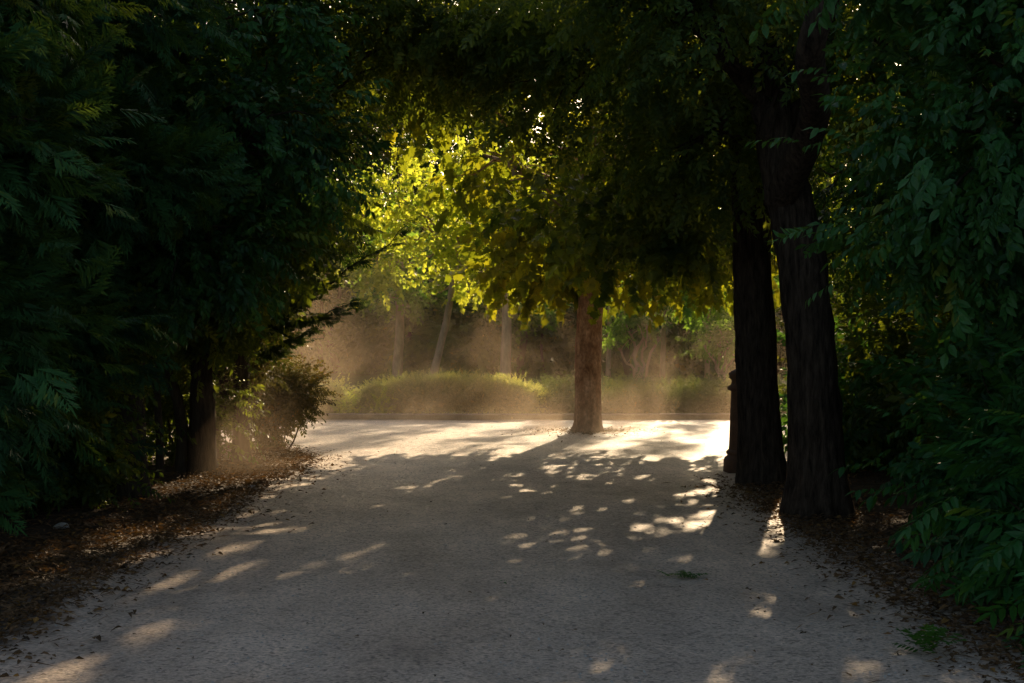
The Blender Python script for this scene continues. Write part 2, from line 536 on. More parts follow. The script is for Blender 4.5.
# ------------------------------------------------------------------ ground litter and grass (uncountable)
def flat_scatter(name, xs, ys, z, Ts, size, mat, label, tilt=.35, tint=(.5, .3)):
    n = len(xs)
    a = rng.uniform(0, 2 * PI, n)
    D = np.stack([np.cos(a), np.sin(a), rng.normal(0, tilt * .5, n)], -1)
    U = np.array([0, 0, 1.0]) + rng.normal(size=(n, 3)) * tilt
    o = scatter(name, Ts, np.stack([xs, ys, z], -1), D, U, size, rng.normal(tint[0], tint[1], n), mat)
    return tag(o, label, None, None, 'stuff')


curl = t_ovate(.26, .16, .22)
n = 44000
ys = rng.uniform(5.5, 21.5, n) ** 1.0
side = rng.random(n) < .55
xl = -2.75 - np.abs(rng.normal(0, .75, n)) + rng.exponential(.15, n)
xr = 2.45 + np.abs(rng.normal(0, .6, n)) - rng.exponential(.16, n)
xr = xr + .42 * np.clip(ys - 15.3, 0, None) + .5 * np.clip(ys - 18, 0, None)
xl = xl - .5 * np.clip(ys - 19.3, 0, None)
xs = np.where(side, xl, xr)
m_ = 1100
th_ = rng.uniform(0, 2 * PI, m_); rd_ = .2 + np.abs(rng.normal(0, .55, m_))
xs[:m_] = 1.33 + np.cos(th_) * rd_; ys[:m_] = 25 + np.sin(th_) * rd_ * 1.1
flat_scatter('leaf_litter', xs, ys, wave(xs, ys) + .024 + rng.uniform(0, .03, n) + .03 * np.clip((np.abs(xs) - 2.6) / .9, 0, 1) - .006,
             [curl, t_diamond(.2, .12), curl, (t_diamond(.018, .01)[0] * 2.4, *t_diamond(.018, .01)[1:])], rng.uniform(.02, .075, n) * rng.uniform(.6, 1.1, n), M['dry_leaf'], 'brown dry leaves littering both verges of the lane')
n = 650
ys = 6 + 20 * rng.random(n) ** 1.4; xs = rng.uniform(-2.6, 2.6, n)
flat_scatter('fallen_leaves', xs, ys, wave(xs, ys) + .024, [t_diamond(.2, .06), t_diamond(.1, .04), curl], rng.uniform(.008, .036, n), M['dry_leaf'],
             'scattered dark leaf bits lying on the bare gravel path', .15, (.2, .25))
n = 5000
ys = 6 + 22 * rng.random(n) ** 1.3; xs = rng.uniform(-2.7, 2.6, n) * (1 + (ys > 19) * 2.0)
peb = (np.array([[1, 0, 0], [0, 1, 0], [-1, 0, 0], [0, -1, 0], [0, 0, .8]], float) * .5, np.array([[0, 1, 4], [1, 2, 4], [2, 3, 4], [3, 0, 4]]), np.zeros(5))
o = flat_scatter('gravel', xs, ys, wave(xs, ys) + .012, [peb], rng.uniform(.006, .022, n), M['stone'], 'loose small gravel grains strewn over the path', .1)

blade = (np.array([[0, .035, 0], [0, -.035, 0], [.55, .02, .06], [.55, -.02, .06], [1, 0, -.02]], float), np.array([[0, 1, 2], [1, 3, 2], [2, 3, 4]]), np.array([-.2, -.2, 0, 0, .15]))
n = 60000
ys = 29.3 + 28 * rng.random(n) ** 1.2; xs = rng.uniform(-15, 15, n)
a = rng.uniform(0, 6.28, n)
D = np.stack([np.cos(a) * .5, np.sin(a) * .5, np.ones(n)], -1)
U = np.stack([-np.cos(a), -np.sin(a), np.full(n, .4)], -1)
tag(scatter('grass', [blade], np.stack([xs, ys, lawn_z(xs, ys) - .01], -1), D, U, rng.uniform(.04, .11, n), rng.normal(.4, .25, n), M['grass']),
    'rough green grass covering the raised lawn behind the kerb', None, None, 'stuff')

# ------------------------------------------------------------------ the plane tree in the clearing
P0 = at(588, 433, 25)
plane = root('plane_tree', P0, 'plane tree with reddish flaking trunk standing alone in the dusty clearing', 'tree')
tp = at(591, 275, 25)
trunk_mesh([[P0[0], 25, -.05], [P0[0] + .0, 25, 1.2], [tp[0], 25, tp[2]], [tp[0] + .05, 25, 4.0], [tp[0] + .2, 25.2, 5.5]],
           [.228, .222, .215, .20, .12], 60, 44, .06, 5, .42, .28).build('trunk', M['bark_plane'], plane)
pb = [(1.2, 24.6, 4.9, 2.3, 2.4, 1.7, 27), (3.5, 24.4, 4.6, 1.9, 2.2, 1.8, 27), (-1.0, 25.0, 6.1, 1.6, 2.2, 1.1, 15), (2.0, 25, 7.2, 3.2, 3.0, 1.9, 86), (*at(545, 266, 25.5), 1.15, .55, .36, 30), (*at(575, 220, 22.6), 1.15, .8, .75, 26), (-.5, 25.2, 4.9, .9, 1.2, .7, 10), (-1.8, 24.6, 6.6, 1.5, 1.8, 1.1, 46), (*at(665, 228, 22.4), 1.2, .8, .75, 28), (.4, 25, 6.5, 1.4, 1.6, .7, 20), (*at(628, 272, 25.6), .55, .45, .24, 10), (*at(705, 262, 25.3), .75, .5, .32, 16), (5.2, 25, 6.2, 1.5, 1.8, 1.3, 46)]
o, C = foliage('crown', pb, T_PLANE, 8, .32, .40, M['plane_leaf'], plane, .6, .35, shell=2.6)
limbs(plane, [np.array([tp[0], 25, 3.2]), np.array([tp[0], 25, 3.6]), np.array([tp[0], 25, 3.4]), np.array([tp[0] + .1, 25, 4.6]), np.array([tp[0], 25, 2.9]), np.array([tp[0], 25, 3.1]), np.array([tp[0], 25, 3.3]), np.array([tp[0], 25, 4.0]), np.array([tp[0], 25, 3.2]), np.array([tp[0], 25, 3.4]), np.array([tp[0], 25, 2.9]), np.array([tp[0], 25, 3.0]), np.array([tp[0], 25, 4.2])], pb, C, M['bark_plane'], .09, .012, 4, 3)


# ------------------------------------------------------------------ trees along the lane
def simple_tree(name, label, cat, pts, rads, blobs, Ts, per, cr, size, lmat, bmat, group=None, ridge=.07, sides=22, r0=.07, start=None, every=4, flat=.55, droop=.25, shell=2.2, flare=.3, seed=1, tint=(.4, .22), zmin=None, out=.8):
    r = root(name, pts[0], label, cat, group)
    trunk_mesh(pts, rads, 26, sides, ridge, seed, flare).build('trunk', bmat, r)
    o, C = foliage('crown', blobs, Ts, per, cr, size, lmat, r, flat, droop, tint, shell, out, zmin=zmin)
    st = start if start is not None else np.array(pts[-2], float)
    limbs(r, st, blobs, C, bmat, r0, .010, every, seed)
    return r


# right: two dark trunks
ta = [at(763, 487, 15.8), at(755, 340, 15.8), at(750, 200, 15.8), at(744, 90, 15.9), at(735, -60, 16)]
ta[0][2] = -.06
ab = [(1.2, 15.6, 4.9, 2.0, 2.0, 1.25, 90), (2.6, 15.0, 4.6, 1.5, 1.6, 1.2, 70), (2.2, 16.5, 6.6, 2.8, 2.6, 1.6, 66), (-.8, 16.0, 6.0, 1.7, 2.0, 1.0, 50), (2.1, 14.4, 3.6, .8, .7, .7, 22), (*at(690, 150, 17), 1.0, .9, .7, 44), (*at(660, 225, 17), .9, .8, .5, 16), (*at(545, 22, 16), 1.2, 1.0, .5, 46), (*at(440, 60, 17), 1.7, 1.2, .5, 60)]
ra = simple_tree('elm_tree', 'dark furrowed trunk with iron post behind it, left of the two at the path edge', 'tree', ta, [.215, .21, .20, .18, .12], ab, T_SMALL, 13, .30, .34, M['dark_leaf'], M['bark_dark'],
            ridge=.09, sides=40, r0=.09, start=ta[3], seed=11, every=3, flare=.5)
foliage('crown', [(*at(560, 225, 17), .65, .5, .42, 7), (*at(640, 240, 17), .8, .6, .4, 11), (*at(700, 225, 16.6), .6, .5, .6, 9), (*at(600, 175, 17.4), .9, .6, .45, 5)], T_BRIGHT, 9, .17, .34, M['dark_leaf'], ra, .6, .4)
tb = [at(818, 517, 13), at(811, 340, 13), at(796, 220, 13), at(776, 150, 13.1), at(770, 40, 13.2)]
tb[0][2] = -.06
bb = [(3.4, 13.2, 4.6, 1.6, 1.6, 1.1, 75), (1.6, 12.6, 4.7, 1.2, 1.2, .9, 60), (1.0, 12.6, 5.2, 1.5, 1.5, .8, 50), (3.2, 12, 6.2, 2.4, 2.2, 1.2, 56)]
rb = simple_tree('elm_tree', 'nearer dark furrowed trunk with a bent limb, right of the two at the path edge', 'tree', tb, [.235, .222, .21, .185, .11], bb, T_SMALL, 13, .28, .32, M['dark_leaf'], M['bark_dark'],
                 ridge=.09, sides=40, r0=.08, start=tb[3], seed=12, every=3, flare=.5)
mb = MB()
lp = resample([at(780, 200, 13.0), at(812, 130, 12.2), at(818, 95, 11.6), at(806, 55, 11.2), at(816, 20, 11.0), at(838, -20, 11.0), at(850, -90, 11.0)], 24)
mb.tube(lp, np.linspace(.15, .09, 24), 16, .08, 4)
mb.build('limb', M['bark_dark'], rb)

# right: glossy privet trees and undergrowth
rp = [(4.0, 10.6), (3.6, 8.2), (5.2, 13.2)]
simple_tree('privet_tree', 'glossy-leaved evergreen tree filling the upper right edge of the lane', 'tree',
            [[3.75, 9.0, -.05], [3.8, 9.0, 1.2], [3.6, 8.9, 2.4], [3.7, 9, 4.2]], [.12, .11, .09, .05],
            [(3.2, 8.6, 2.9, 1.0, 1.1, .75, 95), (3.6, 8.4, 4.0, 1.3, 1.2, .8, 100), (2.6, 8.9, 4.15, .9, 1.0, .5, 50), (4.2, 9.0, 2.0, .8, 1.2, .7, 60), (2.75, 9.2, 2.35, .5, .6, .45, 32)],
            T_GLOSSY, 13, .2, .23, M['glossy_leaf'], M['bark_stem'], r0=.05, seed=21, every=3, tint=(.45, .25))
simple_tree('privet_tree', 'glossy-leaved evergreen tree just behind the nearer dark trunk, right side', 'tree',
            [[4.6, 13.0, -.05], [4.6, 13, 1.5], [4.5, 12.9, 3.0], [4.6, 13, 5]], [.13, .12, .1, .05],
            [(4.3, 12.6, 3.2, 1.3, 1.3, 1.2, 100), (5.3, 13, 4.6, 1.6, 1.5, 1.3, 135), (5.0, 12.6, 2.0, 1.1, 1.3, .8, 60), (4.0, 15, 5.2, 1.4, 2.0, 1.4, 60), (4.3, 17.5, 3.4, 1.1, 1.6, 1.3, 80)],
            T_GLOSSY, 12, .24, .25, M['glossy_leaf'], M['bark_stem'], r0=.05, seed=22, every=4, tint=(.4, .25))


def shrub(name, label, base, blobs, Ts, per, cr, size, lmat, stems=7, group=None, flat=.8, droop=.1, zmin=.02, out=.7, seed=1, tint=(.45, .24), sr=.014, cat='shrub', shell=2.4):
    r = root(name, base, label, cat, group)
    o, C = foliage('foliage', blobs, Ts, per, cr, size, lmat, r, flat, droop, tint, shell, out, zmin=zmin)
    g = np.random.default_rng(seed)
    mb = MB()
    for k in range(stems):
        c = C[g.integers(len(C))]
        a = np.array([base[0] + (c[0] - base[0]) * .3, base[1] + (c[1] - base[1]) * .3, base[2] - .03])
        mb.tube(curve(a, c, .05, .5, 8, seed * 91 + k), np.linspace(sr, sr * .4, 8), 6, .05, k)
    mb.build('stems', M['bark_stem'], r)
    return r


shrub('ash_shrub', 'bushy thicket of feather-leaved ash seedlings at the lower right edge', (3.6, 7.8, 0),
      [(3.75, 7.6, 1.0, .8, 1.2, .95, 120), (3.3, 8.6, .55, .5, .7, .5, 60), (4.2, 8.8, 1.4, .9, 1.0, .9, 80), (3.1, 7.2, .35, .35, .5, .35, 26)],
      T_COMP, 4, .16, .40, M['shrub_leaf'], 14, seed=31, droop=.25, zmin=.03)
shrub('ash_shrub', 'dim leafy thicket between the nearer dark trunk and the right edge', (4.0, 11.2, 0),
      [(4.0, 11.2, .9, .9, 1.2, .9, 90), (3.7, 10.2, .5, .6, .8, .5, 50), (5.0, 11.5, 1.4, 1.0, 1.4, 1.3, 80)],
      T_GLOSSY, 7, .18, .30, M['shrub_leaf'], 12, seed=32, zmin=.03, tint=(.25, .2))
shrub('laurel_shrub', 'sun-touched laurel bush glowing green right behind the nearer dark trunk', (4.7, 18.5, 0),
      [(4.6, 18.6, 1.0, .9, .9, .75, 70), (5.6, 18.6, .9, 1.0, 1.0, .9, 60), (4.0, 17.6, .5, .5, .5, .45, 26)],
      T_GLOSSY, 8, .2, .32, M['shrub_leaf'], 10, seed=33, zmin=.03)
for k, (px, d, lab) in enumerate([(960, 17, 'dark tall shrub deep behind the right-hand thicket'), (1080, 13.5, 'dark tall shrub beyond the right edge thicket'), (890, 22, 'dark tall shrub far behind the glowing laurel bush')]):
    b = at(px, 341, d)
    shrub('laurel_shrub', lab, (b[0], d, 0), [(b[0], d, 1.4, 1.5, 1.3, 1.5, 110), (b[0] + .8, d + .6, 3.4, 1.7, 1.4, 1.5, 90)], T_FAR, 9, .28, .30, M['dark_leaf'], 6, seed=40 + k, zmin=.03, tint=(.3, .2))

# left: conifers, broadleaf bushes and stems
def conifer(label, base, h, blobs, seed, per=13, size=.33):
    r = root('cypress_tree', base, label, 'tree')
    x, y, z = base
    trunk_mesh([[x, y, z - .05], [x + .03, y, h * .4], [x, y + .05, h * .75], [x, y, h]], [.15, .12, .08, .03], 22, 16, .06, seed).build('trunk', M['bark_stem'], r)
    o, C = foliage('crown', blobs, T_FROND, per, .22, size, M['conifer_leaf'], r, .45, .08, (.4, .25), 2.0, 1.3, zmin=.15)
    limbs(r, np.array([x, y, h * .35]), blobs, C, M['bark_stem'], .035, .007, 4, seed)
    return r


conifer('feathery dark conifer at the far left edge of the frame', (-4.2, 9.4, 0), 6.0,
        [(-3.8, 9.3, 1.7, .85, 1.2, .9, 90), (-3.6, 9.2, 2.9, .8, 1.2, .7, 80), (-3.7, 9.2, 4.1, 1.0, 1.2, .8, 80), (-4.2, 9.4, .8, .75, 1.0, .6, 50), (-5.0, 9.5, 3, .9, 1.2, 2, 60)], 51)
conifer('feathery conifer with hanging sprays second along the left verge', (-4.6, 12.6, 0), 6.5,
        [(-4.2, 12.3, 1.9, .8, 1.1, .9, 75), (-3.9, 12.1, 3.2, .9, 1.1, .8, 80), (-4.0, 12, 4.6, 1.2, 1.2, .9, 80), (-4.7, 12.6, .9, .8, .9, .75, 50), (-3.2, 12.2, 3.0, .5, .8, .4, 30)], 52)
lt = [(-3.9, 14.3), (-3.75, 16.8)]
simple_tree('bay_tree', 'dark broadleaf evergreen with a thick stem in the middle of the left verge', 'tree',
            [[-3.85, 14.3, -.05], [-3.9, 14.3, 1.2], [-3.8, 14.4, 2.6], [-3.7, 14.4, 5.2]], [.19, .18, .15, .06],
            [(-3.1, 14.2, 2.5, .9, 1.1, .85, 85), (-2.6, 14.4, 3.7, 1.1, 1.2, .8, 80), (-3.3, 14.2, 5.0, 1.6, 1.6, .9, 90), (-4.4, 14.4, 3.2, 1.2, 1.2, 1.4, 70)],
            T_GLOSSY, 11, .2, .26, M['glossy_leaf'], M['bark_stem'], seed=53, every=3, tint=(.3, .25), r0=.05)
simple_tree('bay_tree', 'dark broadleaf evergreen arching over the lane from the left', 'tree',
            [[-3.7, 17.0, -.05], [-3.7, 17, 1.3], [-3.6, 17, 2.8], [-3.3, 17, 5.0]], [.15, .14, .12, .06],
            [(-2.9, 17, 3.0, .9, 1.0, .8, 70), (-2.75, 17, 4.3, 1.0, 1.1, .7, 66), (-3.5, 17, 2.0, .65, .9, .6, 46), (-1.4, 16.6, 5.3, 1.4, 1.4, .7, 60), (-2.6, 15.8, 5.4, 1.3, 1.2, .6, 60), (-4.4, 17.4, 3.4, 1.4, 1.2, 1.8, 80)],
            T_GLOSSY, 11, .22, .27, M['dark_leaf'], M['bark_stem'], seed=54, every=3, tint=(.3, .25), r0=.05)
simple_tree('bay_tree', 'sun-edged slender evergreen at the far end of the left verge', 'tree',
            [[-3.75, 19.8, -.05], [-3.75, 19.8, 1.0], [-3.6, 19.8, 2.2], [-3.5, 19.8, 4.4]], [.09, .085, .07, .04],
            [(-3.65, 19.8, 2.0, .42, .6, .5, 40), (-3.45, 19.9, 3.1, .75, .8, .55, 52), (-3.75, 19.8, 1.3, .3, .4, .35, 20), (-4.2, 20, 2.6, .8, .8, 1.2, 50), (-2.9, 19.8, 4.4, 1.1, 1.0, .8, 50)],
            T_SMALL, 10, .18, .30, M['rim_leaf'], M['bark_stem'], seed=55, every=3, r0=.03)
# stems of the left thicket
for k, (px, py, d, r_, lab) in enumerate([(182, 476, 16.9, .07, 'thin dark stem standing left of the dusty sunbeam'), (160, 482, 16.3, .05, 'slanting thin stem in the left thicket'), (248, 455, 20.2, .06, 'thin pale-edged stem beside the small round bush'), (235, 458, 19.6, .05, 'thin upright stem just left of the pale-edged one'), (215, 462, 19.0, .08, 'dark stem right of the dusty sunbeam')]):
    b = at(px, py, d); b[2] = -.03
    r = root('sapling', b, lab, 'tree')
    g = np.random.default_rng(60 + k)
    top = b + np.array([g.uniform(-.25, .25), g.uniform(-.2, .2), 3.4])
    mb = MB(); P = curve(b, top, 0, .25, 14, 70 + k); mb.tube(P, np.linspace(r_, r_ * .5, 14), 12, .08, k)
    mb.build('trunk', M['bark_stem'], r)
    foliage('crown', [(top[0], top[1], top[2], .7, .7, .7, 26), (b[0] + .1, b[1], 1.9, .35, .35, .5, 12)], T_SMALL, 10, .16, .28, M['dark_leaf'], r)
for k, (x, y, z_, lab) in enumerate([(-4.1, 18.2, .9, 'low dark undergrowth among the thin stems behind the dusty sunbeam'), (-4.3, 13.4, .6, 'low dark undergrowth between the left conifers and the thick evergreen')]):
    shrub('undergrowth', lab, (x, y, 0), [(x, y, z_, .55, .9, z_ * .95, 60), (x + .1, y, z_ * 2.2, .5, .9, .6, 40)], T_SMALL, 10, .2, .3, M['dark_leaf'], 9, seed=140 + k, zmin=.03, sr=.02)
# round bush
bz = at(290, 392, 21.0)
shrub('round_bush', 'small round bush with sunlit rim at the left mouth of the clearing', (bz[0] - .2, 21.0, 0),
      [(bz[0], 21.0, bz[2] - .02, .40, .42, .36, 60), (bz[0] - .42, 21.0, .62, .36, .4, .3, 34), (bz[0] - .3, 20.9, .28, .3, .3, .2, 14)], T_SMALL, 20, .10, .20, M['rim_leaf'], 6, seed=81, zmin=.05)
# conifer branch poking into the opening
cb = root('cypress_tree', (-3.4, 18.4, 0), 'conifer with a feathery branch slanting up into the bright opening', 'tree')
trunk_mesh([[-3.5, 18.4, -.05], [-3.5, 18.4, 1.5], [-3.4, 18.4, 3.2], [-3.4, 18.4, 5.2]], [.11, .1, .08, .03], 20, 14, .06, 9).build('trunk', M['bark_stem'], cb)
brs = [(at(250, 322, 18.4), at(408, 224, 18)), (at(255, 330, 18.4), at(352, 303, 18)), (at(240, 340, 18.4), at(330, 268, 17.8)), (at(250, 300, 18.4), at(350, 236, 18.6)), (at(240, 360, 18.4), at(310, 330, 18.4))]
Ps, Ds, Us, Ss = [], [], [], []
for k, (a, b) in enumerate(brs):
    P = curve(a, b, -.04, .15, 16, 300 + k)
    mb = MB(); mb.tube(P, np.linspace(.022, .004, 16), 6); mb.build('limb', M['bark_stem'], cb)
    for q in range(3, 16):
        for s in (-1, 1, 0, 1, -1):
            d = norm(b - a); Ps.append(P[q] + rng.normal(size=3) * .03)
            Ds.append(d * 1.0 + np.array([0, .55 * s, -.15]) + rng.normal(size=3) * .2)
            Us.append(np.array([0, 0, 1.0]) + rng.normal(size=3) * .3); Ss.append(rng.uniform(.22, .42) * (1.1 - .5 * q / 16))
scatter('spray', T_FROND, np.array(Ps), np.array(Ds), np.array(Us), np.array(Ss), rng.normal(.4, .2, len(Ps)), M['conifer_leaf'], cb)
foliage('crown', [(-3.3, 18.4, 3.0, .7, .7, .9, 46), (-3.2, 18.4, 4.6, 1.0, 1.0, .9, 46)], T_FROND, 8, .2, .42, M['conifer_leaf'], cb)
# deep thicket behind the left row
for k, (x, y, lab) in enumerate([(-5.6, 14.5, 'dark tall shrub behind the thick-stemmed left evergreen'), (-5.6, 17.6, 'dark tall shrub behind the arching left evergreen'), (-5.8, 11.0, 'dark tall shrub behind the feathery left conifers'), (-5.6, 21.0, 'dark tall shrub at the far end of the left thicket'), (-7.5, 24.5, 'dark tall shrub left of the sunlit clearing')]):
    shrub('laurel_shrub', lab, (x, y, 0), [(x, y, 1.3, 1.3, 1.4, 1.4, 110), (x + .3, y, 3.6, 1.5, 1.6, 1.6, 110), (x, y, 6.0, 1.8, 1.7, 1.5, 70)], T_FAR, 9, .28, .30, M['dark_leaf'], 8, seed=90 + k, zmin=.03, tint=(.25, .2))

# ------------------------------------------------------------------ post behind the left dark trunk
pc = at(743, 468, 17.3)
post = root('iron_post', pc, 'rusty brown iron post with ringed collar and flared base, half behind a dark trunk', 'post')


def lathe(prof, n=32):
    mb = MB()
    th = np.linspace(0, 2 * PI, n, endpoint=False)
    V = np.array([[pc[0] + r * math.cos(t), pc[1] + r * math.sin(t), z] for z, r in prof for t in th])
    F = [[i * n + j, i * n + (j + 1) % n, (i + 1) * n + (j + 1) % n, (i + 1) * n + j] for i in range(len(prof) - 1) for j in range(n)]
    mb.add(V, F); return mb


lathe([(0, .235), (.02, .24), (.15, .235), (.19, .225), (.22, .19), (.245, .205), (.27, .20), (.29, .175)]).build('base', M['iron'], post)
lathe([(.29, .172), (.6, .16), (1.0, .145)]).build('shaft', M['iron'], post)
lathe([(1.0, .147), (1.01, .185), (1.05, .19), (1.07, .15), (1.13, .135), (1.16, .17), (1.22, .17), (1.25, .12), (1.27, .075)]).build('collar', M['iron'], post)
lathe([(1.27, .072), (2.0, .062), (3.2, .055), (3.22, .08), (3.27, .08), (3.3, .05), (3.38, .07), (3.45, .05), (3.48, .0)]).build('pole', M['iron'], post)

# ------------------------------------------------------------------ beyond the kerb
def hedge(name, label, blobs, mat, size, per=8, cr=.1, sprout=0, cat='hedge', Ts=T_SMALL):
    C, O = blob_points(blobs, 3.5, .1)
    n = len(C)
    P = np.repeat(C, per, 0) + rng.normal(size=(n * per, 3)) * cr
    D = np.repeat(O, per, 0) * .6 + rng.normal(size=(n * per, 3)) * .5 + np.array([0, 0, .5])
    U = norm(rng.normal(size=(n * per, 3)) * .5 + np.array([0, -.3, .6]))
    S = size * rng.uniform(.6, 1.3, n * per)
    k = P[:, 2] > .08
    o = scatter(name, Ts, P[k], D[k], U[k], S[k], rng.normal(.45, .25, k.sum()), mat)
    return tag(o, label, cat)


hb = []
for px in np.linspace(372, 532, 17):
    b = at(px, 400, 30.2)
    t = (px - 452) / 92
    top = .86 * (1 - .42 * t ** 4 - .05 * abs(t))
    hb.append((b[0], 30.2, top * .55, .42, .55, top * .46, 80))
hedge('hedge', 'long rounded clipped hedge with glowing top behind the kerb', hb, M['hedge_leaf'], .11, per=14, cr=.06)
b = at(333, 400, 30.0)
hedge('low_shrub', 'loose pale green shrub left of the long rounded hedge', [(b[0], 30.0, .36, .32, .35, .34, 60), (b[0] - .3, 30.1, .3, .3, .3, .28, 40)], M['hedge_leaf'], .18, cat='shrub')
b = at(318, 406, 29.5)
hedge('low_plant', 'yellow-green tuft on the kerb at the foot of the loose shrub', [(b[0] + .55, 29.45, .2, .2, .15, .14, 16)], M['bright_leaf'], .15, cat='plant')
b = at(383, 408, 29.4)
hedge('low_plant', 'yellow-flowered tuft in front of the left end of the hedge', [(b[0], 29.4, .2, .16, .12, .12, 14)], M['bright_leaf'], .14, cat='plant')
rb_ = []
for px in np.linspace(552, 770, 17):
    for dd, hh in ((30.4, .36), (32.0, .42), (33.8, .45)):
        b = at(px, 400, dd)
        rb_.append((b[0] + rng.uniform(-.1, .1), dd, .1 + hh * .5 * rng.uniform(.85, 1.1), .45, .8, hh * .48, 30))
hedge('ground_cover', 'low loose planting behind the kerb right of the hedge', rb_, M['cover_leaf'], .2, cat='planting')


def bg_tree(name, label, base, top, r0, blobs, Ts, per, cr, size, lmat, bmat, seed, droop=.3, every=5, group=None, lr=.05, tint=(.5, .25)):
    base = np.array(base, float); base[2] = lawn_z(base[0], base[1]) - .05
    mid = (base + np.array(top)) / 2 + np.array([.08, 0, 0])
    return simple_tree(name, label, 'tree', [base, mid, np.array(top), np.array(top) + [.2, .1, 1.5]], [r0, r0 * .9, r0 * .75, r0 * .4], blobs, Ts, per, cr, size, lmat, bmat,
                       sides=14, ridge=.04, r0=lr, start=np.array(top), every=every, droop=droop, seed=seed, flare=.2, tint=tint, group=group)


q = at(432, 378, 50); t_ = at(457, 258, 50)
bg_tree('plane_tree', 'slender leaning tree with bright yellow-green leaves behind the hedge', q, t_, .14,
        [(*at(440, 232, 50), 2.0, 1.9, 1.0, 64), (*at(375, 262, 50.5), 1.7, 1.6, .95, 50), (*at(490, 215, 50), 1.8, 1.8, 1.1, 50), (*at(400, 195, 50), 2.2, 1.9, 1.1, 64), (*at(470, 280, 49.5), 1.2, 1.0, .5, 20), (*at(350, 215, 51), 1.4, 1.4, .9, 30), (*at(455, 165, 50), 1.9, 1.6, .8, 40)],
        T_BRIGHT, 4, .36, .50, M['bright_leaf'], M['bark_pale'], 101)
q = at(505, 380, 48); t_ = at(504, 262, 48)
bg_tree('plane_tree', 'straight pale trunk with bright leaves rising past the right end of the hedge', q, t_, .185,
        [(*at(505, 235, 48), 1.9, 1.8, 1.2, 60), (*at(540, 190, 48), 2.0, 1.8, 1.2, 56), (*at(478, 272, 47.6), 1.0, .9, .45, 16), (*at(545, 270, 47.7), 1.3, .9, .5, 26)],
        T_BRIGHT, 4, .36, .50, M['bright_leaf'], M['bark_pale'], 102)
q = at(397, 372, 54); t_ = at(399, 280, 54)
bg_tree('plane_tree', 'dim straight trunk with green crown left of the leaning slender tree', q, t_, .19,
        [(*at(370, 245, 54), 2.0, 1.8, 1.4, 55), (*at(335, 200, 54), 2.1, 1.8, 1.5, 50), (*at(395, 300, 54), 1.4, 1.0, .8, 30), (*at(315, 250, 54), 1.6, 1.4, 1.3, 36), (*at(520, 305, 54), 1.5, 1.0, .9, 30)],
        T_BRIGHT, 5, .36, .50, M['fresh_leaf'], M['bark_pale'], 103)
# fresh green tree right
q = at(758, 380, 47); t_ = at(752, 300, 47)
bg_tree('acacia_tree', 'fresh green feathery tree just left of the dark trunks beyond the clearing', q, t_, .14,
        [(*at(712, 290, 47), 1.5, 1.2, .8, 54), (*at(655, 288, 47.4), 1.0, .9, .5, 26), (*at(760, 250, 47), 1.9, 1.5, 1.2, 50), (*at(700, 245, 47), 1.6, 1.4, .9, 44)],
        T_COMP, 6, .28, .6, M['fresh_leaf'], M['bark_pale'], 104)


def multi_stem(label, px, d, heads, seed, group=None, size=.34, mat='fresh_leaf'):
    b = at(px, 395, d); b[2] = lawn_z(b[0], d) - .04
    r = root('multi_stem_tree', b, label, 'small tree', group)
    bl = []
    for k, (hx, hy) in enumerate(heads):
        h = at(hx, hy, d + rng.uniform(-.4, .4))
        mb = MB()
        P = curve(b + np.array([rng.uniform(-.15, .15), rng.uniform(-.1, .1), 0]), h, .03, .3, 12, seed + k)
        mb.tube(P, np.linspace(.05, .02, 12), 8)
        for s in range(4):
            j = 5 + s * 2 - (s == 3)
            e = P[min(j, 11)] + np.array([rng.uniform(-.5, .5), rng.uniform(-.3, .3), rng.uniform(.3, .7)])
            mb.tube(curve(P[min(j, 10)], e, 0, .3, 6, seed + 40 + s), np.linspace(.018, .008, 6), 5)
        mb.build('stem', M['bark_pale'], r)
        bl.append((h[0], h[1], h[2] + .1, .5, .5, .35, 9))
    foliage('crown', bl, T_FAR, 7, .2, size, M[mat], r, .6)
    return r


multi_stem('wide-spreading small tree with several pale bare stems right of the plane trunk', 640, 44, [(612, 335), (625, 310), (642, 305), (668, 300), (650, 320)], 201)
multi_stem('slim small tree with thin pale stems near the dark trunks', 722, 45, [(705, 345), (716, 335), (730, 340), (738, 350)], 202)

gp = np.random.default_rng(77)  # added row of mostly hidden columnar trees, gapped to cut sunlight into shafts
xp = 2.4
while xp < 14:
    yp = 50 + gp.uniform(-1.5, 1.5)
    wv = gp.uniform(.26, .46)
    z0 = gp.uniform(5.2, 7.0)
    bl = [(xp + gp.uniform(-.08, .08), yp, z0 + .85 * q, wv * gp.uniform(.8, 1.1), wv, .65, 8) for q in range(int(gp.integers(7, 10)))]
    bg_tree('sun_blocker_tree', 'added slender columnar tree in the far right background, mostly hidden, splitting the sun into shafts', (xp, yp, 0), (xp, yp, z0 + .3), .09, bl,
            T_BRIGHT, 7, .13, .34, M['bright_leaf'], M['bark_pale'], 400 + int(xp * 10), group='added columnar trees far behind on the right that stripe the sunlight', lr=.02)
    xp += gp.choice([.75, .95, 1.25, 1.8])

